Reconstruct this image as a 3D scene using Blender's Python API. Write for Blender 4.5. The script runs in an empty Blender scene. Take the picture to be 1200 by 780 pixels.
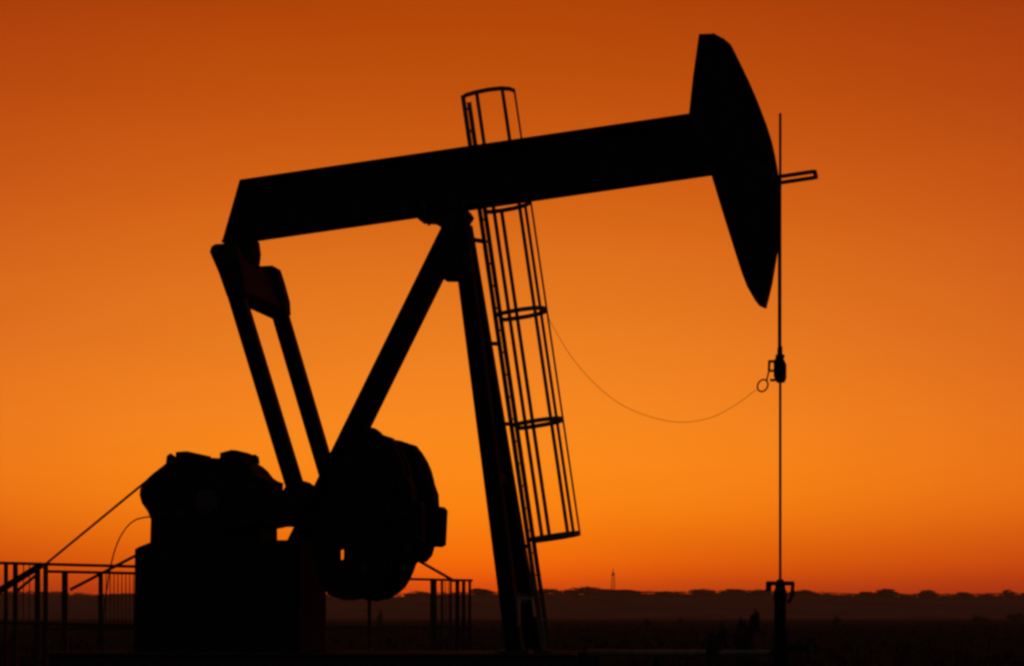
import bpy, bmesh, math, random
from mathutils import Vector, Matrix
random.seed(7)
R = math.radians
scene = bpy.context.scene
COL = scene.collection

# ------------------------------------------------------------------ camera
FPX = 2640.0            # focal length in pixels of the 1200 px wide photograph
HOR = 722.0             # pixel row of the true horizon
CAMZ, CAMY = 1.1, -30.0
cam = bpy.data.cameras.new('camera')
cam.sensor_width = 36.0
cam.lens = 36.0 * FPX / 1200.0
cam.shift_y = (HOR - 390.0) / 1200.0
cam.clip_start, cam.clip_end = 0.1, 9000.0
camo = bpy.data.objects.new('camera', cam); COL.objects.link(camo)
camo.location = (0, CAMY, CAMZ); camo.rotation_euler = (R(90), 0, 0)
scene.camera = camo

# ------------------------------------------------------------------ sky
SUN_AZ, SUN_EL = R(-1.3), R(0.6)
def lin(c):
    c = c / 255.0
    return c / 12.92 if c <= 0.04045 else ((c + 0.055) / 1.055) ** 2.4
world = bpy.data.worlds.new('World'); scene.world = world
world.use_nodes = True
nt = world.node_tree; nt.nodes.clear()
def wn(t, **k):
    n = nt.nodes.new(t)
    for a, b in k.items(): setattr(n, a, b)
    return n
def wmath(op, a, b=None, c=None):
    n = wn('ShaderNodeMath', operation=op)
    for i, v in enumerate((a, b, c)):
        if v is None: continue
        if isinstance(v, (int, float)): n.inputs[i].default_value = v
        else: nt.links.new(v, n.inputs[i])
    return n.outputs[0]
tc = wn('ShaderNodeTexCoord'); sp = wn('ShaderNodeSeparateXYZ')
nt.links.new(tc.outputs['Generated'], sp.inputs[0])
el = wmath('ARCSINE', sp.outputs[2])
el_n = wmath('DIVIDE', el, R(90))
az = wmath('SUBTRACT', wmath('ARCTAN2', sp.outputs[0], sp.outputs[1]), SUN_AZ)
ramp = wn('ShaderNodeValToRGB')
def el_of(y): return math.degrees(math.atan((HOR - y) / FPX)) / 90.0
SKY = [(722, (214, 64, 2)), (696, (228, 72, 1)), (684, (242, 84, 0)), (666, (252, 103, 0)), (640, (252, 117, 4)),
       (600, (253, 131, 13)), (545, (251, 137, 23)), (490, (246, 135, 30)), (405, (236, 126, 32)),
       (330, (227, 117, 29)), (240, (215, 102, 22)), (120, (197, 84, 13)), (10, (179, 70, 7))]
THIN = {722: 1.12, 696: 1.13, 684: 1.15, 666: 1.17, 640: 1.12, 600: 1.09, 545: 1.08, 490: 1.07, 405: 1.05, 330: 1.03, 240: 1.02}   # what the haze takes away
stops = [(el_of(y), tuple(lin(v) * THIN.get(y, 1.0) for v in c)) for y, c in SKY]
stops += [(26 / 90, (0.235, 0.040, 0.0035)), (45 / 90, (0.075, 0.020, 0.005)), (1.0, (0.018, 0.010, 0.008))]
cr = ramp.color_ramp; cr.interpolation = 'LINEAR'
cr.elements[0].position, cr.elements[0].color = stops[0][0], (*stops[0][1], 1)
cr.elements[1].position, cr.elements[1].color = 1.0, (*stops[-1][1], 1)
for p, c in stops[1:-1]:
    e = cr.elements.new(p); e.color = (*c, 1)
nt.links.new(el_n, ramp.inputs[0])
# the glow narrows towards the ground, as it does in the photograph
wid = wn('ShaderNodeMapRange', interpolation_type='SMOOTHSTEP')
for i, v in enumerate((0.0, R(4.2), R(25.0), R(34.0))): wid.inputs[1 + i].default_value = v
nt.links.new(el, wid.inputs[0])
def gauss(w):
    q = wmath('DIVIDE', az, w)
    return wmath('EXPONENT', wmath('MULTIPLY', wmath('MULTIPLY', q, q), -1.0))
# close to the ground a narrower glow sits over the place where the sun went down
low = wn('ShaderNodeMapRange', interpolation_type='SMOOTHSTEP')
for i, v in enumerate((0.0, R(3.4), 0.27, 0.0)): low.inputs[1 + i].default_value = v
nt.links.new(el, low.inputs[0])
near = wmath('SUBTRACT', 1.0, wmath('MULTIPLY', low.outputs[0], wmath('SUBTRACT', 1.0, gauss(R(4.6)))))
g_r = wmath('MULTIPLY', gauss(wid.outputs[0]), near)
g_g = wmath('MULTIPLY', gauss(wmath('MULTIPLY', wid.outputs[0], 0.67)), near)
cg = wn('ShaderNodeCombineXYZ')
for i, v in enumerate((g_r, g_g, g_g)): nt.links.new(v, cg.inputs[i])
sc = wn('ShaderNodeVectorMath', operation='MULTIPLY'); sc.inputs[1].default_value = (3.0, 3.0, 26.0)
nt.links.new(tc.outputs['Generated'], sc.inputs[0])
nz = wn('ShaderNodeTexNoise'); nz.inputs['Scale'].default_value = 1.6; nz.inputs['Detail'].default_value = 3.0
nt.links.new(sc.outputs[0], nz.inputs['Vector'])
streak = wmath('MULTIPLY_ADD', nz.outputs['Fac'], 0.07, 0.965)
g_r = wmath('MULTIPLY', g_r, streak); g_g = wmath('MULTIPLY', g_g, streak)
for i, v in enumerate((g_r, g_g, g_g)): nt.links.new(v, cg.inputs[i])
mul0 = wn('ShaderNodeVectorMath', operation='MULTIPLY')
nt.links.new(ramp.outputs[0], mul0.inputs[0]); nt.links.new(cg.outputs[0], mul0.inputs[1])
# dull dusk sky on the side away from the sunset
dusk = wn('ShaderNodeVectorMath', operation='SCALE'); dusk.inputs[0].default_value = (0.046, 0.038, 0.044)
nt.links.new(wmath('SUBTRACT', 1.0, gauss(R(60))), dusk.inputs['Scale'])
mul = wn('ShaderNodeVectorMath', operation='ADD')
nt.links.new(mul0.outputs[0], mul.inputs[0]); nt.links.new(dusk.outputs[0], mul.inputs[1])
bg = wn('ShaderNodeBackground'); wo = wn('ShaderNodeOutputWorld')
nt.links.new(mul.outputs[0], bg.inputs[0]); bg.inputs[1].default_value = 1.0
nt.links.new(bg.outputs[0], wo.inputs[0])

# ------------------------------------------------------------------ sun (just on the horizon behind the machine)
sl = bpy.data.lights.new('sun', 'SUN'); sl.energy = 0.12; sl.angle = R(0.6); sl.color = (1.0, 0.45, 0.12)
so = bpy.data.objects.new('sun', sl); COL.objects.link(so)
so.location = (0, 60, 30); so.rotation_euler = (-(R(90) - SUN_EL), 0, -SUN_AZ)

# ------------------------------------------------------------------ exposure
vs = scene.view_settings
scene.display_settings.display_device = 'sRGB'
vs.view_transform, vs.look, vs.exposure, vs.gamma = 'Standard', 'None', 0.0, 1.0
vs.use_curve_mapping = False
scene.cycles.filter_width = 2.8

# ------------------------------------------------------------------ materials
def mat(name, a, b, scale=8.0, rough=0.6, metal=0.0, bump=0.15, detail=5.0, obj=True):
    m = bpy.data.materials.new(name); m.use_nodes = True
    t = m.node_tree; n = t.nodes; bs = n['Principled BSDF']
    co = n.new('ShaderNodeTexCoord')
    no = n.new('ShaderNodeTexNoise'); no.inputs['Scale'].default_value = scale; no.inputs['Detail'].default_value = detail
    t.links.new(co.outputs['Object' if obj else 'Generated'], no.inputs['Vector'])
    r = n.new('ShaderNodeValToRGB')
    r.color_ramp.elements[0].position, r.color_ramp.elements[0].color = 0.38, (*a, 1)
    r.color_ramp.elements[1].position, r.color_ramp.elements[1].color = 0.68, (*b, 1)
    t.links.new(no.outputs['Fac'], r.inputs[0]); t.links.new(r.outputs[0], bs.inputs['Base Color'])
    rr = n.new('ShaderNodeMapRange'); rr.inputs[3].default_value = rough - 0.1; rr.inputs[4].default_value = min(1, rough + 0.2)
    t.links.new(no.outputs['Fac'], rr.inputs[0]); t.links.new(rr.outputs[0], bs.inputs['Roughness'])
    bs.inputs['Metallic'].default_value = metal
    if 'Specular IOR Level' in bs.inputs: bs.inputs['Specular IOR Level'].default_value = 0.0 if rough > 0.78 else (0.06 if max(b) < 0.03 else 0.25)     # loose soil and leaves have no gloss
    bp = n.new('ShaderNodeBump'); bp.inputs['Strength'].default_value = bump; bp.inputs['Distance'].default_value = 0.02
    t.links.new(no.outputs['Fac'], bp.inputs['Height']); t.links.new(bp.outputs[0], bs.inputs['Normal'])
    return m
M = {
    'paint': mat('dark_machine_paint', (0.012, 0.012, 0.012), (0.022, 0.018, 0.015), 6, 0.65),
    'steel': mat('weathered_steel', (0.03, 0.027, 0.025), (0.05, 0.035, 0.025), 14, 0.6, 0.1),
    'rail': mat('galvanised_rail', (0.10, 0.095, 0.09), (0.15, 0.13, 0.11), 20, 0.5, 0.3),
    'iron': mat('cast_iron', (0.012, 0.012, 0.012), (0.024, 0.019, 0.015), 9, 0.75, 0.0, 0.35),
    'rope': mat('wire_rope', (0.05, 0.045, 0.04), (0.08, 0.06, 0.045), 60, 0.5, 0.3),
    'rubber': mat('black_rubber', (0.02, 0.02, 0.02), (0.03, 0.03, 0.03), 30, 0.7),
    'pipe': mat('pale_pipe_paint', (0.14, 0.125, 0.105), (0.22, 0.19, 0.16), 10, 0.35),
    'concrete': mat('concrete', (0.16, 0.15, 0.13), (0.24, 0.22, 0.19), 5, 0.9, 0.0, 0.4),
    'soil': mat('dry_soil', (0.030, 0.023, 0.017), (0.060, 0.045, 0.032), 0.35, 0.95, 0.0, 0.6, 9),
    'hill': mat('far_hill_scrub', (0.08, 0.066, 0.040), (0.14, 0.105, 0.065), 0.02, 0.95, 0.0, 0.3, 8),
    'bark': mat('bark', (0.04, 0.03, 0.02), (0.08, 0.06, 0.04), 3, 0.9),
    'leaf': mat('foliage', (0.05, 0.06, 0.022), (0.10, 0.11, 0.045), 0.6, 0.8),
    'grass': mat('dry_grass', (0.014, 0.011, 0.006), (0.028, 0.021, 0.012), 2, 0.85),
}

# ------------------------------------------------------------------ helpers
def obj(name, bm, m, parent=None, smooth=False):
    me = bpy.data.meshes.new(name)
    bmesh.ops.recalc_face_normals(bm, faces=bm.faces)
    bm.to_mesh(me); bm.free()
    if smooth:
        for p in me.polygons: p.use_smooth = True
    me.materials.append(M[m])
    o = bpy.data.objects.new(name, me); COL.objects.link(o)
    if parent: o.parent = parent
    return o
def tag(o, label, cat=None, group=None, kind=None):
    if label: o['label'] = label
    if cat: o['category'] = cat
    if group: o['group'] = group
    if kind: o['kind'] = kind
    return o
def empty(name, loc, rz=0.0):
    o = bpy.data.objects.new(name, None); COL.objects.link(o)
    o.location = loc; o.rotation_euler = (0, 0, rz); o.empty_display_size = 0.3
    return o
def prism(bm, pts, v0, v1):
    """polygon of (u, z) points extruded in v"""
    a = [bm.verts.new((u, v0, z)) for u, z in pts]; b = [bm.verts.new((u, v1, z)) for u, z in pts]
    n = len(pts)
    bm.faces.new(a); bm.faces.new(b[::-1])
    for i in range(n): bm.faces.new((a[i], b[i], b[(i + 1) % n], a[(i + 1) % n]))
def bar(bm, p, q, w, h, ref=(0, 1, 0)):
    """box section from p to q; w along ref, h across it"""
    p, q = Vector(p), Vector(q); d = (q - p).normalized(); r = Vector(ref)
    r = (r - d * r.dot(d))
    if r.length < 1e-4: r = Vector((1, 0, 0)) - d * d.x
    r.normalize(); s = d.cross(r)
    vs_ = [bm.verts.new(c + r * (x * w / 2) + s * (y * h / 2)) for c in (p, q) for x, y in ((-1, -1), (1, -1), (1, 1), (-1, 1))]
    for f in ((0, 1, 2, 3), (7, 6, 5, 4), (0, 4, 5, 1), (1, 5, 6, 2), (2, 6, 7, 3), (3, 7, 4, 0)):
        bm.faces.new([vs_[i] for i in f])
def ibeam(bm, p, q, w, h, t=0.03, ref=(0, 1, 0)):
    """wide-flange section: flanges of width w along ref, depth h across"""
    p, q = Vector(p), Vector(q); d = (q - p).normalized(); r = Vector(ref); r = (r - d * r.dot(d)).normalized(); s = d.cross(r)
    for sg in (-1, 1):
        off = s * (sg * (h / 2 - t / 2)); bar(bm, p + off, q + off, w, t, r)
    bar(bm, p, q, t, h - 2 * t - 0.002, r)
def tube(bm, pts, rad, seg=8, cap=True):
    pts = [Vector(p) for p in pts]; rings = []
    prev = None
    for i, p in enumerate(pts):
        d = (pts[min(i + 1, len(pts) - 1)] - pts[max(i - 1, 0)]).normalized()
        if prev is None:
            a = d.orthogonal().normalized()
        else:
            a = (prev - d * prev.dot(d)).normalized()
        prev = a; b = d.cross(a)
        r = rad[i] if isinstance(rad, (list, tuple)) else rad
        rings.append([bm.verts.new(p + (a * math.cos(2 * math.pi * k / seg) + b * math.sin(2 * math.pi * k / seg)) * r) for k in range(seg)])
    for A, B in zip(rings, rings[1:]):
        for k in range(seg): bm.faces.new((A[k], A[(k + 1) % seg], B[(k + 1) % seg], B[k]))
    if cap:
        bm.faces.new(rings[0][::-1]); bm.faces.new(rings[-1])
def disc(bm, c, rad, v0, v1, seg=24):
    tube(bm, [(c[0], v0, c[1]), (c[0], v1, c[1])], rad, seg)
def lathe(bm, prof, c=(0, 0, 0), seg=20):
    """profile of (radius, z) round a vertical axis"""
    rings = [[bm.verts.new((c[0] + r * math.cos(2 * math.pi * k / seg), c[1] + r * math.sin(2 * math.pi * k / seg), c[2] + z)) for k in range(seg)] for r, z in prof]
    for A, B in zip(rings, rings[1:]):
        for k in range(seg): bm.faces.new((A[k], A[(k + 1) % seg], B[(k + 1) % seg], B[k]))
    bm.faces.new(rings[0][::-1]); bm.faces.new(rings[-1])
def B(fn, *a, **k):
    bm = bmesh.new(); fn(bm, *a, **k); return bm

# machine frame: u towards the horsehead, v away from the camera, z up
TH = R(10.5); CT, ST = math.cos(TH), math.sin(TH)
OX = (535 - 600) * 30 / FPX
def U(px, v=0.0):
    k = (px - 600) / FPX
    return (k * (30 + v * CT) - OX - v * ST) / (CT + k * ST)
def Zp(px, py, v=0.0):
    u = U(px, v); d = 30 - u * ST + v * CT
    return CAMZ + (HOR - py) * d / FPX
def P(px, py, v=0.0): return (U(px, v), Zp(px, py, v))
def P3(px, py, v=0.0): return (U(px, v), v, Zp(px, py, v))
def outline(pts, h, cx, vc=0.0, soft=30.0):
    """section of a thing of half depth h whose outline in the photograph is pts: its left edge is
    the near face's, its right edge the far face's, its top the near face's"""
    out = []
    for px, py in pts:
        t = max(-1.0, min(1.0, (px - cx) / soft))
        out.append((U(px, vc + h * t), Zp(px, py, vc - h if py < HOR else vc - h)))
    return out
def W(px, py, d):
    """world point of a pixel at distance d along the view"""
    return Vector(((px - 600) * d / FPX, CAMY + d, CAMZ + (HOR - py) * d / FPX))

# ================================================================== setting
def ground_h(x, y):
    r = math.hypot(x, y)
    a = min(1.0, max(0.0, (r - 26) / 60.0))
    return a * (0.10 * math.sin(x * 0.061 + 1.3) * math.cos(y * 0.043) + 0.07 * math.sin(x * 0.017 + y * 0.023) - 0.12)
bm = bmesh.new()
rad = [0, 4, 8, 12, 16, 20, 25, 30, 36, 43, 52, 62, 75, 90, 110, 135, 165, 200, 250, 320, 420, 560, 750, 1000, 1400, 2000, 2900]
seg = 96; prev = None
for r in rad:
    if r == 0: ring = [bm.verts.new((0, 0, 0))]
    else: ring = [bm.verts.new((r * math.cos(2 * math.pi * k / seg), r * math.sin(2 * math.pi * k / seg), ground_h(r * math.cos(2 * math.pi * k / seg), r * math.sin(2 * math.pi * k / seg)))) for k in range(seg)]
    if prev:
        for k in range(seg):
            if len(prev) == 1: bm.faces.new((prev[0], ring[k], ring[(k + 1) % seg]))
            else: bm.faces.new((prev[k], ring[k], ring[(k + 1) % seg], prev[(k + 1) % seg]))
    prev = ring
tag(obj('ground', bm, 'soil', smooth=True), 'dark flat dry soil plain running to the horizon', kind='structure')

# low ridge on the skyline
def hill_h(x, y):
    t = (y - 1330) / 420.0
    if t < 0: return -1.0
    up = math.sin(min(t, 1.0) * math.pi / 2) ** 1.5
    if t > 1: up = max(0.0, 1 - (t - 1) * 0.9)
    edge = max(0.0, min(1.0, (1500 - abs(x)) / 400.0))
    return up * edge * (18.2 + 1.2 * math.sin(x * 0.011 + 0.4) + 0.7 * math.sin(x * 0.031 + 2) + 0.35 * math.sin(x * 0.083)) - 1.0 * (1 - up)
bm = bmesh.new(); gx = [-1500 + 12.5 * i for i in range(241)]; gy = [1300 + 35 * j for j in range(28)]
grid = [[bm.verts.new((x, y, hill_h(x, y))) for x in gx] for y in gy]
for j in range(len(gy) - 1):
    for i in range(len(gx) - 1): bm.faces.new((grid[j][i], grid[j][i + 1], grid[j + 1][i + 1], grid[j + 1][i]))
tag(obj('hills', bm, 'hill', smooth=True), 'long low hazy ridge along the horizon', kind='structure')

# gravel pad edge: concrete foundation under the machine
# ================================================================== pump jack
root = empty('pump_jack', (OX, 0, 0), -TH)
tag(root, 'large black walking beam oil pump jack with horsehead and caged ladder', 'pump jack')
def part(name, bm, m='paint', parent=root, smooth=False, label=None):
    o = obj(name, bm, m, parent, smooth)
    if label: o['label'] = label
    return o
# --- foundation and skid
bm = bmesh.new()
prism(bm, [(-5.6, -0.3), (2.0, -0.3), (2.0, 0.28), (-5.6, 0.28)], -1.25, 1.25)
part('foundation_slab', bm, 'concrete')
for v in (-0.85, 0.85):
    part('skid_beam', B(ibeam, (-5.4, v, 0.46), (1.75, v, 0.46), 0.24, 0.34), 'steel')
for u in (-5.2, -3.6, -2.0, -0.4, 1.1):
    part('cross_member', B(bar, (u, -0.73, 0.46), (u, 0.73, 0.46), 0.16, 0.2, (0, 0, 1)), 'steel')

# --- Samson post: two front legs and one rear leg
ft, fb = P3(541, 262), P3(621, 800)
foot_z = 0.63
def front(v_top, v_bot):
    k = (ft[2] - foot_z) / (ft[2] - fb[2])
    return Vector((ft[0], v_top, ft[2] - 0.02)), Vector((ft[0] + (fb[0] - ft[0]) * k, v_bot, foot_z))
legs = []
for s in (-1, 1):
    p, q = front(s * 0.13, s * 0.72); legs.append((p, q))
    lg = part('front_leg', B(ibeam, p, q, 0.21, 0.21, 0.022))
    part('foot_plate', B(bar, (q.x, q.y, foot_z), (q.x, q.y, foot_z + 0.04), 0.36, 0.42, (0, 1, 0)), 'steel', lg)
rt = P3(536, 266); r1 = P3(439, 461)
k = (rt[2] - foot_z) / (rt[2] - r1[2])
rb = (rt[0] + (r1[0] - rt[0]) * k, 0, foot_z)
lg = part('rear_leg', B(ibeam, (rt[0], 0, rt[2] + .05), rb, 0.26, 0.285, 0.026))
part('foot_plate', B(bar, rb, (rb[0], 0, foot_z + 0.04), 0.5, 0.5, (0, 1, 0)), 'steel', lg)
for y_ in (700, 560):
    z = Zp(600, y_); t = (legs[0][0].z - z) / (legs[0][0].z - legs[0][1].z)
    a, b = (l[0].lerp(l[1], t) for l in legs)
    part('cross_brace', B(bar, a, b, 0.12, 0.10, (0, 0, 1)), 'steel')
bm = bmesh.new()
prism(bm, outline([(522, 262), (547, 262), (553, 286), (557, 326), (518, 326), (522, 300)], 0.17, 537, soft=14), -0.17, 0.17)
part('post_cap_gusset', bm)
# pale bracket between the front legs
bm = bmesh.new()
bar(bm, P3(606, 700, -.8), P3(625, 700, -.8), 0.06, 0.035); bar(bm, P3(607.5, 701, -.8), P3(608, 732, -.8), 0.06, 0.035); bar(bm, P3(623.5, 701, -.8), P3(626, 722, -.8), 0.06, 0.03)
bar(bm, P3(607.5, 731, -.8), P3(607.5, 731, -.62), 0.05, 0.05, (0, 0, 1))
part('leg_bracket', bm, 'pipe', label='pale bracket between the front legs')
# --- centre (saddle) bearing
bm = bmesh.new()
prism(bm, outline([(488, 254), (552, 244), (556, 250), (549, 262), (518, 264), (506, 258), (490, 257)], 0.18, 522, soft=25), -0.18, 0.18)
sb = part('saddle_bearing', bm, 'iron')
for v in (-0.14, 0.14):
    for px in (500, 545): part('bolt', B(tube, [(U(px), v, Zp(px, 262)), (U(px), v, Zp(px, 240))], 0.022, 6), 'steel', sb)

# --- walking beam: web, flanges, stiffeners
top = [P(285, 213), P(830, 133)]; bot = [P(264, 286), P(305, 279.5), P(835, 203)]
beam = part('walking_beam', B(prism, [top[0], top[1], bot[2], bot[1], bot[0]], -0.02, 0.02))
def flange(a, b, off, nm):
    d = Vector((b[0] - a[0], b[1] - a[1])).normalized(); n = Vector((-d.y, d.x)) * off
    p = [a, b, (b[0] + n.x, b[1] + n.y), (a[0] + n.x, a[1] + n.y)]
    part(nm, B(prism, p, -0.16, 0.16), 'paint', beam)
flange(top[0], top[1], -0.035, 'top_flange'); flange(bot[1], bot[2], 0.035, 'bottom_flange'); flange(bot[0], bot[1], 0.03, 'bottom_flange')
flange(bot[0], top[0], -0.03, 'tail_plate')
for i in range(9):
    t = 0.06 + i * 0.115
    px = 290 + (815 - 290) * t
    yt = 213 - 77 / 521 * (px - 285); yb = 279.5 - 76.5 / 530 * (px - 305)
    for s in (-1, 1):
        part('web_stiffener', B(bar, (U(px), s * 0.085, Zp(px, yt) - 0.05), (U(px), s * 0.085, Zp(px, yb) + 0.05), 0.125, 0.014), 'paint', beam)

# --- horsehead
HH = [(819, 40), (836, 39.5), (845, 44), (855, 52), (862, 65), (870, 81), (878, 97), (886, 115), (892, 130), (898, 146), (903, 162),
      (907, 180), (910, 197), (912, 215), (913.5, 235), (914, 255), (913, 275), (911, 292), (908, 310), (905, 328), (901, 345), (898, 357),
      (890, 354.5), (884, 347), (877, 335), (871, 320), (866, 305), (861, 290), (847, 247), (833, 203), (807, 136), (812, 90)]
hp = outline(HH, 0.17, 860, soft=30)
hd = part('horsehead', B(prism, hp, -0.17, 0.17))
arc = hp[1:22]
bm = bmesh.new()
inner = []
for i, (u, z) in enumerate(arc):
    a, b = arc[max(0, i - 1)], arc[min(len(arc) - 1, i + 1)]
    d = Vector((b[0] - a[0], b[1] - a[1])).normalized(); inner.append((u + d.y * 0.05, z - d.x * 0.05))
for i in range(len(arc) - 1):
    prism(bm, [arc[i], arc[i + 1], inner[i + 1], inner[i]], -0.21, 0.21)
part('face_plate', bm, 'paint', hd)
for s in (-1, 1):
    for (x0, y0, x1, y1) in ((826, 60, 850, 190), (850, 190, 884, 320)):
        part('side_rib', B(bar, (U(x0), s * 0.182, Zp(x0, y0)), (U(x1), s * 0.182, Zp(x1, y1)), 0.022, 0.05), 'paint', hd)
bm = bmesh.new()
for s in (-1, 1): bar(bm, (U(905), s * 0.2, Zp(905, 212)), (U(955), s * 0.2, Zp(955, 204.5)), 0.04, 0.046)
bar(bm, (U(955.5), -0.22, Zp(955, 204.5)), (U(955.5), 0.22, Zp(955, 204.5)), 0.035, 0.05, (0, 0, 1))
part('rope_guard', bm, 'steel', hd)
# bridle: two wire ropes over the face down to the carrier bar
ROD_U = U(914.3)
zc = Zp(913.5, 420)
for s in (-1, 1):
    path = [(u + 0.012, s * 0.10, z + 0.006) for (u, z) in arc[1:16]]
    path = [p for p in path if p[0] < ROD_U - 0.012] + [(ROD_U - 0.012, s * 0.10, Zp(914, 262)), (ROD_U - 0.012, s * 0.10, zc)]
    part('bridle_rope', B(tube, path, 0.014, 6), 'rope')
bm = bmesh.new()
prism(bm, [(ROD_U - 0.05, Zp(914, 447)), (ROD_U + 0.045, Zp(914, 447)), (ROD_U + 0.07, Zp(914, 442)), (ROD_U + 0.072, Zp(914, 426)), (ROD_U + 0.05, Zp(914, 421)), (ROD_U - 0.055, Zp(914, 421)), (ROD_U - 0.075, Zp(914, 426)), (ROD_U - 0.075, Zp(914, 442))], -0.16, 0.16)
cb = part('carrier_bar', bm, 'iron')
for s in (-1, 1):
    part('rope_socket', B(tube, [(ROD_U - 0.012, s * 0.10, Zp(914, 421)), (ROD_U - 0.012, s * 0.10, Zp(914, 408))], [0.024, 0.018], 8), 'iron', cb)
bm = bmesh.new()
bar(bm, (ROD_U - 0.06, 0, Zp(914, 423)), (ROD_U - 0.15, 0, Zp(914, 423)), 0.06, 0.03)
bar(bm, (ROD_U - 0.14, 0, Zp(914, 422)), (ROD_U - 0.145, 0, Zp(914, 434)), 0.05, 0.03)
bar(bm, (ROD_U - 0.06, 0, Zp(914, 434)), (ROD_U - 0.15, 0, Zp(914, 434)), 0.06, 0.025)
part('load_cell', bm, 'steel', cb)
part('latch', B(bar, (ROD_U - 0.06, 0, Zp(914, 445)), (ROD_U - 0.13, 0, Zp(914, 445)), 0.06, 0.03), 'steel', cb)

# --- tail bearing, equalizer and pitman arms
HV = 0.95
bm = bmesh.new()
prism(bm, outline([(266, 283), (304, 278), (306, 292), (303, 320), (270, 325), (262, 300)], 0.2, 285, soft=16), -0.2, 0.2)
part('tail_bearing', bm, 'iron')
n0 = Vector(P3(269.5, 320, -HV)); n1 = Vector(P3(346.5, 572, -HV)); f0 = Vector(P3(318.5, 335, HV)); f1 = Vector(P3(388, 570, HV))
for p_, q_ in ((n0, n1), (f0, f1)): pass
ax = ((n1 - n0).normalized() + (f1 - f0).normalized()).normalized(); ax.y = 0; ax.normalize()
side = Vector((ax.z, 0, -ax.x))
if side.x < 0: side = -side
ctr = (n0 + f0) / 2
eq = []
for a_, b_ in ((-0.20, -0.08), (-0.20, 0.09), (0.34, 0.12), (0.41, 0.05), (0.41, -0.09), (0.10, -0.13)):
    c = ctr + ax * a_ + side * b_; eq.append((c.x, c.z))
eqo = part('equalizer', B(prism, eq, -HV - 0.10, HV + 0.10))
EB = [P(px, py, HV) for px, py in ((299, 322), (301, 316), (305, 313.5), (322, 312.5), (326, 315), (331, 330), (337, 352), (338, 368), (318, 371), (309, 345))]
for s in (-1, 1): part('end_block', B(prism, EB, s * HV - 0.125, s * HV + 0.125), 'paint', eqo)
for s in (-1, 1): part('end_cap', B(disc, (ctr.x, ctr.z), 0.09, s * (HV + 0.127), s * (HV + 0.16), 16), 'iron', eqo)
for (p_, q_), v in (((n0, n1), -HV), ((f0, f1), HV)):
    w_ = P(352, 581, v) if v < 0 else P(394, 588, v)
    pa = part('pitman_arm', B(ibeam, p_, q_ + (q_ - p_).normalized() * 0.08, 0.19, 0.205, 0.02))
    part('wrist_pin_bearing', B(disc, w_, 0.205 if v < 0 else 0.17, v - 0.14, v + 0.14, 20), 'iron', pa)

# --- cranks with counterweights
CV = 0.68
dxf = 0
for v in (-CV, CV):
    def C(px, py): return P(px, py, -CV)      # both cranks have the near one's section
    arm = [C(236, 560), C(260, 556), C(300, 570), C(400, 582), C(494, 588), C(497, 592), C(495, 634), C(490, 637), C(400, 630), C(340, 612), C(300, 612), C(260, 620), C(236, 616), C(226, 588)]
    ck = part('crank', B(prism, arm, v - 0.11, v + 0.11), 'iron')
    up = [C(398, 607), C(396, 585)] + [C(439 - 42 * math.cos(t), 578 - 71 * math.sin(t)) for t in [math.pi * i / 18 for i in range(1, 18)]] + [C(481, 584), C(483, 592), C(483, 607)]
    # lower weight with its slotted bolt hole, joined to the rim by a seam
    left = [C(368, 609), C(368, 640), C(374, 665), C(380, 684)] if v < 0 else [C(386, 609), C(384, 640), C(383, 670), C(384, 688)]
    lo = left + [C(390, 697), C(408, 703), C(424, 700), C(434, 694), C(443, 686), C(449, 676), C(453, 667), C(457, 656), C(466, 653), C(471, 641), C(474, 637), C(476, 609), C(402, 609),
          C(402, 642), C(407.5, 644), C(407.5, 655), C(402, 657), C(395, 655), C(395, 644), C(400, 642), C(400, 609)]
    for pl in (up, lo):
        for s in (-1, 1):
            w = part('counterweight', B(prism, pl, v + s * 0.113, v + s * 0.21), 'iron', ck)
    for blk in ([(470, 556), (480, 558), (485, 572), (486, 591), (470, 591)], [(462, 634), (481, 634), (477, 647), (470, 655), (462, 655)], [(446, 514), (458, 512), (466, 522), (456, 530)]):
        part('weight_clamp', B(prism, [C(*q) for q in blk], v - 0.16, v + 0.16), 'iron', ck)
    if v < 0:
        aux = [P(433 - 29 * math.cos(t), 560 - 60 * math.sin(t), -0.95) for t in [2 * math.pi * i / 28 for i in range(28)]]
        part('auxiliary_weight', B(prism, aux, v - 0.33, v - 0.213), 'iron', ck)
    for (px, py) in ((424, 548), (455, 548), (432, 665)):
        c = C(px, py); part('bolt', B(disc, c, 0.05, v - 0.25, v + 0.25, 8), 'steel', ck)

# --- gear reducer on its pedestal
GB = [(163.5, 580), (164, 573), (167, 567), (172, 561), (179, 555), (190, 548), (199, 542), (207, 537), (212, 534), (298, 537), (306, 541), (314, 547), (320, 555), (326, 559), (332, 561), (330, 600), (325, 609), (325, 636), (176, 636), (177, 608), (173, 599), (166, 589)]
gb = part('gearbox', B(prism, outline(GB, 0.42, 245, soft=70), -0.42, 0.42), 'iron')
part('inspection_cover', B(prism, outline([(209, 529), (226, 528), (244, 531), (246, 538), (208, 540)], 0.26, 227), -0.26, 0.26), 'iron', gb)
part('inspection_cover', B(prism, outline([(261, 530), (278, 526.5), (286, 527), (296, 530), (297, 539), (260, 539)], 0.26, 278), -0.26, 0.26), 'iron', gb)
for px, py in ((205, 535), (303, 536)):
    part('lifting_lug', B(prism, [P(px - 5, py + 8), P(px + 5, py + 8), P(px + 4, py), P(px, py - 3), P(px - 4, py)], -0.2, -0.14), 'iron', gb)
sc = C(250, 588)
part('slow_speed_shaft', B(disc, sc, 0.16, -CV - 0.3, CV + 0.3, 20), 'steel', gb)
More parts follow.
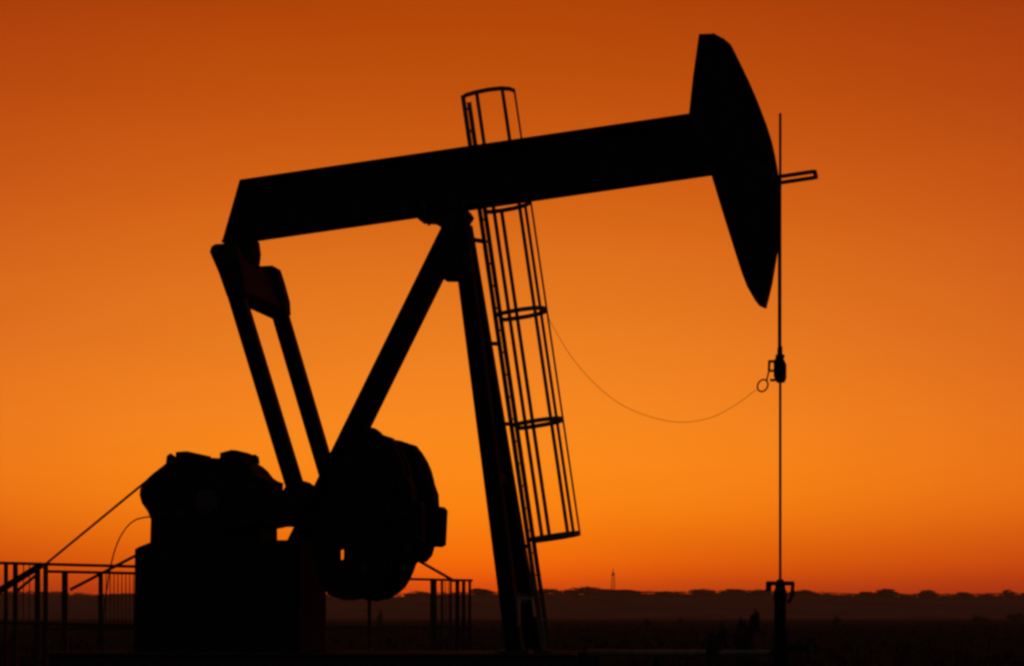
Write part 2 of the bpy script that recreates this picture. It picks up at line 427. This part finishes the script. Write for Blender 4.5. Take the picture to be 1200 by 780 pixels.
for (px, py) in ((190, 600), (215, 600), (285, 600), (310, 600)):
    part('flange_bolt', B(disc, P(px, py, -0.42), 0.035, -0.47, -0.42, 6), 'steel', gb)
part('brake_drum', B(disc, P(186, 578, 0.5), 0.24, 0.43, 0.58, 24), 'iron', gb)
PD = [(158, 643), (163, 640), (176, 635), (300, 632), (378, 632), (380, 640), (381, 800), (157, 800)]
pdl = part('pedestal', B(prism, [(u, z if z > 1.0 else 0.632) for u, z in outline(PD, 0.62, 265, soft=80)], -0.62, 0.62), 'iron')
for px in (200, 255, 310, 360):
    part('pedestal_rib', B(bar, (U(px), -0.65, 0.66), (U(px), -0.65, Zp(px, 652, -0.62)), 0.06, 0.04), 'iron', pdl)
# electric motor behind the pedestal
bm = bmesh.new(); tube(bm, [(-3.6, 0.68, 1.05), (-3.6, 1.16, 1.05)], 0.3, 20)
bar(bm, (-3.6, 0.9, 0.632), (-3.6, 0.9, 0.8), 0.3, 0.5)
mo = part('motor', bm, 'iron')
part('motor_sheave', B(disc, (-3.6, 1.05), 0.14, 1.16, 1.25, 18), 'steel', mo)

# --- caged ladder up the far side of the post
LV = 0.66
lt, lb = Vector(P3(546, 116, LV)), Vector(P3(632, 700, LV))
ldir = (lb - lt).normalized(); lb = lt + ldir * ((lt.z - 0.64) / -ldir.z)
lad = part('ladder', B(bar, lt + Vector((0, -0.21, 0)), lb + Vector((0, -0.21, 0)), 0.02, 0.06), 'rail', label='caged steel ladder on the far side of the post')
part('side_rail', B(bar, lt + Vector((0, 0.21, 0)), lb + Vector((0, 0.21, 0)), 0.02, 0.06), 'rail', lad)
nr = int((lb - lt).length / 0.305)
rung_me = None
for i in range(nr):
    c = lt + ldir * (0.14 + i * 0.305)
    if rung_me is None:
        r0 = part('rung', B(tube, [(0, -0.2, 0), (0, 0.2, 0)], 0.011, 6), 'rail', lad); rung_me = r0.data; r0.location = c
    else:
        r0 = bpy.data.objects.new('rung', rung_me); COL.objects.link(r0); r0.parent = lad; r0.location = c
out = Vector((-ldir.z, 0, ldir.x))                       # straight out from the ladder
hoop_shape = [(0.0, -0.21), (0.06, -0.28), (0.20, -0.325), (0.38, -0.33), (0.55, -0.27), (0.64, -0.16), (0.685, 0.0),
              (0.64, 0.16), (0.55, 0.27), (0.38, 0.33), (0.20, 0.325), (0.06, 0.28), (0.0, 0.21)]
def along(py):
    """point of the ladder line seen at row py"""
    lo_, hi_ = 0.0, (lb - lt).length
    for _ in range(40):
        m_ = (lo_ + hi_) / 2; c = lt + ldir * m_
        y = HOR - (c.z - CAMZ) * FPX / (30 - c.x * ST + c.y * CT)
        if y < py: lo_ = m_
        else: hi_ = m_
    return lt + ldir * lo_
hoops = [along(y) for y in (118, 245, 372, 500, 633)]
for hi, c in enumerate(hoops):
    shape = hoop_shape[:8] if hi == 0 else hoop_shape
    bm = bmesh.new(); rings = []
    for i, (o_, v) in enumerate(shape):
        a = shape[max(0, i - 1)]; b = shape[min(len(shape) - 1, i + 1)]
        t2 = Vector((b[0] - a[0], b[1] - a[1])).normalized(); nn = Vector((t2.y, -t2.x)) * 0.004
        ring = []
        for sg in (-1, 1):
            for hh in (-0.03, 0.03):
                p = c + out * (o_ + sg * nn.x) + Vector((0, v + sg * nn.y, 0)) - ldir * hh
                ring.append(bm.verts.new(p))
        rings.append(ring)
    for A_, B_ in zip(rings, rings[1:]):
        for q in ((0, 1), (1, 3), (3, 2), (2, 0)): bm.faces.new((A_[q[0]], A_[q[1]], B_[q[1]], B_[q[0]]))
    bm.faces.new([rings[0][i] for i in (0, 1, 3, 2)]); bm.faces.new([rings[-1][i] for i in (0, 2, 3, 1)])
    part('cage_hoop', bm, 'rail', lad)
for (o_, v, ref) in ((0.21, -0.316, (1, 0, 0)), (0.21, 0.316, (1, 0, 0)), (0.553, -0.26, (0.8, 0.6, 0)), (0.553, 0.26, (0.8, -0.6, 0)), (0.676, 0, (0, 1, 0))):
    off = out * o_ + Vector((0, v, 0))
    part('cage_strap', B(bar, hoops[1 if v > 0 else 0] + off, hoops[-1] + off, 0.05, 0.011 if o_ < 0.6 else 0.02, ref), 'rail', lad)
for py in (286, 405, 498, 640):
    c = along(py)
    for s in (0.21,):
        t = (legs[1][0].z - c.z) / (legs[1][0].z - legs[1][1].z); l = legs[1][0].lerp(legs[1][1], t)
        part('ladder_bracket', B(bar, (l.x, l.y, c.z), (c.x, LV - s, c.z), 0.05, 0.05, (0, 0, 1)), 'steel', lad)

# ================================================================== polished rod and wellhead
rw = root.matrix_basis
def world(p): return Matrix.Translation((OX, 0, 0)) @ Matrix.Rotation(-TH, 4, 'Z') @ Vector(p)
rod = empty('polished_rod', world((ROD_U, 0, 0.6)), -TH)
tag(rod, 'thin upright polished steel rod hanging in front of the horsehead', 'rod')
def loc(p, o): return (p[0] - ROD_U, p[1], p[2] - 0.6)
obj('rod', B(tube, [(0, 0, Zp(914, 700) - 0.6), (0, 0, Zp(914, 133) - 0.6)], 0.017, 10), 'steel', rod, True)
z0 = Zp(914, 420) - 0.6
bm = bmesh.new(); lathe(bm, [(0.045, z0 + 0.004), (0.045, z0 + 0.05), (0.03, z0 + 0.06), (0.03, z0 + 0.16)], seg=12)
bar(bm, (-0.06, 0, z0 + 0.03), (0.055, 0, z0 + 0.03), 0.05, 0.04)
obj('rod_clamp', bm, 'iron', rod)

wh = empty('wellhead', world((ROD_U, 0, 0)), -TH)
tag(wh, 'dark wellhead with stuffing box and side handles under the polished rod', 'wellhead')
def Zw(y): return Zp(914, y)
bm = bmesh.new(); lathe(bm, [(0.22, 0.0), (0.22, 0.08), (0.12, 0.09), (0.12, 0.40), (0.15, 0.41), (0.15, 0.50), (0.095, 0.52), (0.095, 0.80), (0.09, Zw(738)), (0.075, Zw(732)), (0.075, Zw(705)), (0.085, Zw(702)), (0.085, Zw(692)), (0.07, Zw(690)), (0.06, Zw(684))], seg=20)
obj('casing_and_tee', bm, 'iron', wh)
bm = bmesh.new(); lathe(bm, [(0.05, Zw(692)), (0.05, Zw(680)), (0.03, Zw(678))], seg=14)
sbx = obj('stuffing_box', bm, 'iron', wh)
bm = bmesh.new()
bar(bm, (-0.18, 0, Zw(683)), (0.18, 0, Zw(683)), 0.07, 0.055)
bar(bm, (-0.15, 0, Zw(683)), (-0.15, 0, Zw(692)), 0.06, 0.07); bar(bm, (0.165, 0, Zw(683)), (0.15, 0, Zw(699)), 0.05, 0.045); bar(bm, (0.15, 0, Zw(699)), (0.10, 0, Zw(706)), 0.05, 0.04)
obj('gland_plate', bm, 'iron', wh)
bm = bmesh.new(); tube(bm, [(0.1, 0, 0.70), (0.34, 0, 0.70)], 0.05, 12)
vl = obj('side_valve', bm, 'iron', wh)
bm = bmesh.new(); tube(bm, [(0.36 , 0.14 * math.sin(a), 0.70 + 0.14 * math.cos(a)) for a in [i * math.pi / 8 for i in range(17)]], 0.012, 6, False)
bar(bm, (0.36, -0.14, 0.70), (0.36, 0.14, 0.70), 0.02, 0.02); bar(bm, (0.36, 0, 0.56), (0.36, 0, 0.84), 0.02, 0.02); tube(bm, [(0.34, 0, 0.7), (0.37, 0, 0.7)], 0.03, 8)
obj('handwheel', bm, 'iron', vl)

# flowline leaving the wellhead
FZ = 0.62
flw = empty('flowline', world((U(760, 0.35), 0.35, 0)), -TH)
tag(flw, 'pale horizontal flowline pipe running left from the wellhead', 'pipeline')
u0 = U(760, 0.35)
obj('pipe', B(tube, [(U(688, .35) - u0, 0, FZ), (U(905, .35) - u0, 0, FZ)], 0.045, 14), 'pipe', flw, True)
obj('connecting_pipe', B(tube, [(U(905, .35) - u0, 0, FZ), (ROD_U - u0, -0.06, FZ), (ROD_U - u0, -0.24, FZ)], 0.05, 12), 'iron', flw, True)
for px in (700, 770):
    obj('pipe_stand', B(bar, (U(px, .35) - u0, 0, 0), (U(px, .35) - u0, 0, FZ - 0.044), 0.07, 0.07), 'iron', flw)

# ================================================================== cables and hose
def wpts(lst): return [world(P3(px, py, v)) for px, py, v in lst]
def spline(pts, n=8):
    o = []
    pts = [Vector(p) for p in pts]
    for i in range(len(pts) - 1):
        a = pts[max(0, i - 1)]; b = pts[i]; c = pts[i + 1]; d = pts[min(len(pts) - 1, i + 2)]
        for k in range(n):
            t = k / n
            o.append(0.5 * ((2 * b) + (c - a) * t + (2 * a - 5 * b + 4 * c - d) * t * t + (3 * b - a - 3 * c + d) * t ** 3))
    return o + [pts[-1]]
sl_ = [(642, 370, 0.66), (650, 386, 0.64), (675, 425, 0.58), (710, 461, 0.5), (745, 482, 0.42), (790, 494, 0.3), (830, 490, 0.18), (862, 474, 0.08), (886.5, 456, 0.0)]
pts = spline(wpts(sl_))
ring = [(892.5 + 6 * math.cos(a) + 2.5 * (1 - math.sin(a)) * 0.5, 451.5 + 7 * math.sin(a), 0.0) for a in [R(-50) + i * R(20) for i in range(19)]]
cab = tag(obj('signal_cable', B(tube, pts, 0.0033, 5), 'rope', smooth=True), 'thin slack cable sagging between the ladder cage and the carrier bar', 'cable')
lp = spline(wpts([(901.5, 433, 0.0), (899.5, 441, 0.0)] + ring), 3)
obj('cable_loop', B(tube, lp, 0.011, 6), 'rope', cab, True)

tag(obj('guy_cable', B(tube, wpts([(172, 563, 0.5), (54, 660, 1.0)]), 0.017, 6), 'rope'),
    'straight dark cable slanting from the gearbox down to the left railing', 'cable')
tag(obj('hose', B(tube, spline(wpts([(182, 605, 0.2), (168, 606, 0.3), (155, 611, 0.4), (143, 625, 0.5), (135, 643, 0.6), (130, 662, 0.7), (126, 685, 0.8), (122, 715, 0.8), (119, 792, 0.8)])), 0.010, 6), 'rubber', smooth=True),
    'thin curved hose arching out of the left side of the gearbox', 'hose')

# ================================================================== guard railings
def railing(name, label, d0, x0, y0, d1, x1, y1, posts, rails, braces, infill=()):
    a, b = W(x0, y0, d0), W(x1, y1, d1)
    o = empty(name, (a.x, a.y, 0)); tag(o, label, 'railing', 'guard railings round the machine')
    A = Vector((0, 0, a.z)); Bv = Vector((b.x - a.x, b.y - a.y, b.z))
    def at(px):
        # point of the railing's line seen in column px
        k = (px - 600) / FPX
        t = (k * (a.y - CAMY) - a.x) / ((b.x - a.x) - k * (b.y - a.y)); return A.lerp(Bv, t)
    for dz in rails:
        obj('rail', B(bar, A + Vector((0, 0, dz)), Bv + Vector((0, 0, dz)), 0.042, 0.042, (0, 0, 1)), 'steel', o)
    for px, w in posts:
        c = at(px); w = w * 30 / FPX
        obj('post', B(bar, (c.x, c.y, -0.12), (c.x, c.y, c.z + 0.01), w, 0.07, (1, 0, 0)), 'steel', o)
    for px in infill:
        c = at(px)
        obj('infill_bar', B(bar, (c.x, c.y + 0.03, c.z + rails[-1]), (c.x, c.y + 0.03, c.z), 0.012, 0.012, (1, 0, 0)), 'steel', o)
    for (xa, ya, xb, yb, th) in braces:
        p, q = at(xa), at(xb)
        for c, y in ((p, ya), (q, yb)):
            c.z = CAMZ + (HOR - y) * (c.y + a.y - CAMY) / FPX
            c.y += 0.06
        obj('brace', B(bar, p, q, 0.05, th * 30 / FPX, (0, 1, 0)), 'steel', o)
    return o
railing('guard_railing', 'long dark pipe railing behind the pump jack, showing left and right of it', 33.0, 55, 669, 40.5, 553, 679.5,
        [(76, 7), (118, 5), (170, 5), (240, 5), (310, 5), (380, 5), (433, 5), (508, 10), (518, 4), (528, 3), (536, 6.5), (543.5, 4), (550.5, 4.5)],
        (0.0, -0.84), [(82, 690, 157, 651, 3.5), (488, 655, 532, 680, 4.5)], [124 + 4.6 * i for i in range(8)] + [522, 525.5, 529, 541.5, 545])
railing('guard_railing', 'nearer dark railing at the left edge of the picture with a thick slanting brace', 31.8, -60, 657.5, 31.8, 185, 664,
        [(-40, 6), (7, 4), (18, 5), (44, 6), (53.5, 5)], (0.0, -0.84), [(-60, 727, 48, 661, 8), (16, 694, 44, 671, 3)], [-20, -10, 27, 34])

# ================================================================== far mast
MD = 1905.0
p = W(718.5, 722, MD); gz = hill_h(p.x, p.y); ht = CAMZ + 57 / FPX * MD - gz
stk = empty('far_mast', (p.x, p.y, gz)); tag(stk, 'tiny faint lattice mast rising behind the far ridge', 'mast')
def mast_w(z): return 1.9 - 1.2 * z / ht
for sx, sy in ((-1, -1), (1, -1), (1, 1), (-1, 1)):
    obj('leg', B(bar, (sx * mast_w(0), sy * mast_w(0), -0.5), (sx * mast_w(ht - 4), sy * mast_w(ht - 4), ht - 4), 0.34, 0.34), 'steel', stk)
nb = 12
for face in range(4):
    bm = bmesh.new(); rot = Matrix.Rotation(face * math.pi / 2, 3, 'Z')
    for i in range(nb):
        za, zb = (ht - 4) * i / nb, (ht - 4) * (i + 1) / nb; wa, wb = mast_w(za), mast_w(zb); sg = 1 if i % 2 else -1
        bar(bm, rot @ Vector((-sg * wa, -wa, za)), rot @ Vector((sg * wb, -wb, zb)), 0.2, 0.2)
    obj('lacing', bm, 'steel', stk)['kind'] = 'stuff'
obj('tip', B(tube, [(0, 0, ht - 5), (0, 0, ht)], [0.5, 0.2], 8), 'steel', stk)
obj('platform', B(lathe, [(0.4, ht - 6.2), (1.3, ht - 6.0), (1.3, ht - 5.2), (0.4, ht - 5.0)], seg=10), 'steel', stk)

# ================================================================== far trees and shrubs
def leaf_ball(bm, c, rx, ry, rz, n, s, rnd):
    for _ in range(n):
        while True:
            q = Vector((rnd.uniform(-1, 1), rnd.uniform(-1, 1), rnd.uniform(-1, 1)))
            if q.length <= 1: break
        q = q * (0.55 + 0.45 * rnd.random())
        p = Vector((c[0] + q.x * rx, c[1] + q.y * ry, c[2] + q.z * rz))
        a = Vector((rnd.gauss(0, 1), rnd.gauss(0, 1), rnd.gauss(0, 1))).normalized(); b = a.orthogonal().normalized(); d = a.cross(b)
        k = s * rnd.uniform(0.6, 1.3)
        bm.faces.new([bm.verts.new(p + b * k), bm.verts.new(p + d * k * 0.7), bm.verts.new(p - b * k), bm.verts.new(p - d * k * 0.7)])
def tree_meshes(seed, wide):
    rnd = random.Random(seed)
    bt = bmesh.new(); tube(bt, [(0, 0, -0.6), (0.1, 0, 2.0), (-0.1, 0.1, 4.5), (0.1, 0, 7)], [0.35, 0.28, 0.2, 0.08], 7)
    for k in range(5):
        a = rnd.uniform(0, 6.28); tube(bt, [(0, 0, 2.2 + k * 0.6), (1.6 * wide * math.cos(a), 1.6 * wide * math.sin(a), 4.4 + k * 0.6)], [0.14, 0.04], 5)
    bc = bmesh.new()
    for k in range(46):
        a = rnd.uniform(0, 6.28); r = 3.0 * math.sqrt(rnd.random())
        zt = 6.6 * max(0.05, 1 - (r / 3.5) ** 2) ** 0.8 * (rnd.random() ** 0.6)
        leaf_ball(bc, (r * wide * math.cos(a), r * wide * math.sin(a), zt), 1.5 * wide, 1.5 * wide, 1.0, 60, 0.34, rnd)
    return bt, bc
variants = []
for i, wide in enumerate((1.0, 1.35, 0.8, 1.7)):
    bt, bc = tree_meshes(20 + i, wide)
    mt = bpy.data.meshes.new('trunk'); bt.to_mesh(mt); bt.free(); mt.materials.append(M['bark'])
    mc = bpy.data.meshes.new('crown'); bc.to_mesh(mc); bc.free(); mc.materials.append(M['leaf'])
    variants.append((mt, mc, 7.4, 7.4 * wide))
def far_tree(px, top, wpx, label, D=None):
    D = D or random.uniform(1772, 1800)
    c = W(px, HOR, D); gz = hill_h(c.x, c.y); z = CAMZ + (HOR - top) * D / FPX
    mt, mc, h0, w0 = random.choice(variants)
    o = empty('tree', (c.x, c.y, gz)); sz = max(0.2, (z - gz) / h0); sw = max(0.5, 1.45 * wpx * D / FPX / w0)
    o.scale = (sw, sw, sz); o.rotation_euler.z = random.uniform(0, 6.28)
    tag(o, label, 'tree', 'trees on the far ridge')
    for nm, me in (('trunk', mt), ('crown', mc)):
        ch = bpy.data.objects.new(nm, me); COL.objects.link(ch); ch.parent = o
    return o
named = [(690, 685.5, 46, 'broad round tree on the ridge just left of the tiny mast'),
         (562, 688, 22, 'small round tree on the ridge between the railing and the post'),
         (642, 688, 24, 'tree on the ridge close to the foot of the ladder'),
         (732, 689.5, 26, 'flat topped tree on the ridge just right of the tiny mast'),
         (779, 691.5, 16, 'low tree on the ridge halfway between mast and wellhead'),
         (821, 688.5, 22, 'leftmost of two equal trees on the ridge left of the wellhead'),
         (860, 689, 24, 'rightmost of two equal trees on the ridge left of the wellhead'),
         (892, 689, 22, 'tree on the ridge showing at the left of the wellhead handles'),
         (941, 690, 26, 'tree on the ridge showing at the right of the wellhead handles'),
         (1037, 688.5, 26, 'pointed tree on the ridge, tallest one right of the wellhead'),
         (1015, 692, 20, 'low tree on the ridge against the tallest one right of the wellhead'),
         (1088, 690, 20, 'flat tree on the ridge, second clump right of the wellhead'),
         (1128, 692.5, 16, 'small tree on the ridge, third clump right of the wellhead'),
         (1181, 689.5, 12, 'narrow tree on the ridge near the right edge of the picture'),
         (60, 696.5, 20, 'tree on the ridge seen through the left railing'),
         (128, 696, 20, 'tree on the ridge seen between railing and pedestal, farther left one'),
         (150, 694.5, 24, 'tree on the ridge seen against the edge of the pedestal'),
         (490, 691.5, 26, 'tree on the ridge under the lower right of the counterweights')]
for px, top, w, lab in named: far_tree(px, top, w, lab)
# the low wood along the ridge reads as one mass
rnd = random.Random(3); bm = bmesh.new()
for i in range(1000):
    x = rnd.uniform(-620, 620); y = rnd.uniform(1600, 1780); z = hill_h(x, y)
    leaf_ball(bm, (x, y, z + 1.2), rnd.uniform(3, 7), 3, rnd.uniform(0.9, 2.0), 40, 0.5, rnd)
tag(obj('far_wood', bm, 'leaf'), 'low dark scrub wood along the far ridge', 'woodland', kind='stuff')
# shrubs on the plain
shr = bmesh.new(); rnd = random.Random(11)
for k in range(7): leaf_ball(shr, (rnd.uniform(-.5, .5), rnd.uniform(-.5, .5), rnd.uniform(0.3, .75)), 0.45, 0.45, 0.34, 70, 0.07, rnd)
sm = bpy.data.meshes.new('foliage'); shr.to_mesh(sm); shr.free(); sm.materials.append(M['leaf'])
stm = bmesh.new()
for k in range(6):
    a = k * 1.05; tube(stm, [(0, 0, -0.15), (0.25 * math.cos(a), 0.25 * math.sin(a), 0.6)], [0.03, 0.012], 5)
st_me = bpy.data.meshes.new('stems'); stm.to_mesh(st_me); stm.free(); st_me.materials.append(M['bark'])
tal = bmesh.new()
for k in range(16): leaf_ball(tal, (rnd.gauss(0, .34), rnd.gauss(0, .3), 0.08 + 0.86 * (k + rnd.random()) / 17), 0.42, 0.42, 0.10, 110, 0.075, rnd)
for v_ in tal.verts: v_.co.z = max(v_.co.z, -0.02)
tm = bpy.data.meshes.new('foliage'); tal.to_mesh(tm); tal.free(); tm.materials.append(M['leaf'])
for px, base, hpx, wpx, lab in ((757, 733, 12, 14, 'small dark shrub on the plain below the tiny mast'),
                                (798, 731, 8, 12, 'smaller dark shrub on the plain left of the valves'),
                                (981, 733, 13, 14, 'round dark shrub on the plain right of the wellhead'),
                                (1146, 729, 10, 34, 'wide dark shrub on the plain toward the right edge'),
                                (1192, 728, 11, 30, 'wide dark shrub on the plain cut by the right edge'),
                                (446, 735, 24, 12, 'upright dark shrub on the plain under the counterweights'),
                                (876, 819, 107, 30, 'taller ragged shrub beside the wellhead, in front of the pipe'),
                                (839, 821, 94, 23, 'shorter ragged shrub in front of the pipe, second from the wellhead')):
    D = CAMZ * FPX / (base - HOR); c = W(px, HOR, D); gz = ground_h(c.x, c.y)
    o = empty('shrub', (c.x, c.y, gz)); tag(o, lab, 'shrub', 'shrubs on the plain')
    w = wpx * D / FPX / 1.7; o.scale = (w, w, hpx * D / FPX / 1.0); o.rotation_euler.z = px
    for nm, me in (('foliage', tm if hpx > 50 else sm), ('stems', st_me)):
        ch = bpy.data.objects.new(nm, me); COL.objects.link(ch); ch.parent = o
# dry grass on the plain
rnd = random.Random(5); bm = bmesh.new()
for i in range(3500):
    d = 36 + 260 * rnd.random() ** 1.6; x = rnd.uniform(-0.3, 0.3) * d; y = CAMY + d
    if math.hypot(x, y) < 9: continue
    z = ground_h(x, y)
    for k in range(4):
        a = rnd.uniform(0, 6.28); h = rnd.uniform(0.12, 0.34); w = 0.012 + d * 0.00012; ox, oy = rnd.gauss(0, .08), rnd.gauss(0, .08)
        bm.faces.new([bm.verts.new((x + ox - w * math.cos(a), y + oy - w * math.sin(a), z - .02)), bm.verts.new((x + ox + w * math.cos(a), y + oy + w * math.sin(a), z - .02)),
                      bm.verts.new((x + ox + rnd.gauss(0, .09), y + oy + rnd.gauss(0, .09), z + h))])
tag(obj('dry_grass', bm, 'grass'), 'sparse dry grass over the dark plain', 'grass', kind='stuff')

# ================================================================== haze
HAZE = 1.25e-4
bm = bmesh.new(); bmesh.ops.create_cube(bm, size=1.0)
me = bpy.data.meshes.new('haze'); bm.to_mesh(me); bm.free()
hz = bpy.data.objects.new('haze', me); COL.objects.link(hz)
hz.scale = (6400, 6400, 52); hz.location = (0, 0, 23.5)
tag(hz, 'thin warm evening haze over the plain', 'haze', kind='stuff')
hm = bpy.data.materials.new('haze_air'); hm.use_nodes = True
t = hm.node_tree; t.nodes.clear()
pv = t.nodes.new('ShaderNodeVolumePrincipled'); mo_ = t.nodes.new('ShaderNodeOutputMaterial')
pv.inputs['Color'].default_value = (0.92, 0.90, 0.88, 1); pv.inputs['Density'].default_value = HAZE; pv.inputs['Anisotropy'].default_value = 0.5
t.links.new(pv.outputs[0], mo_.inputs['Volume'])
me.materials.append(hm)
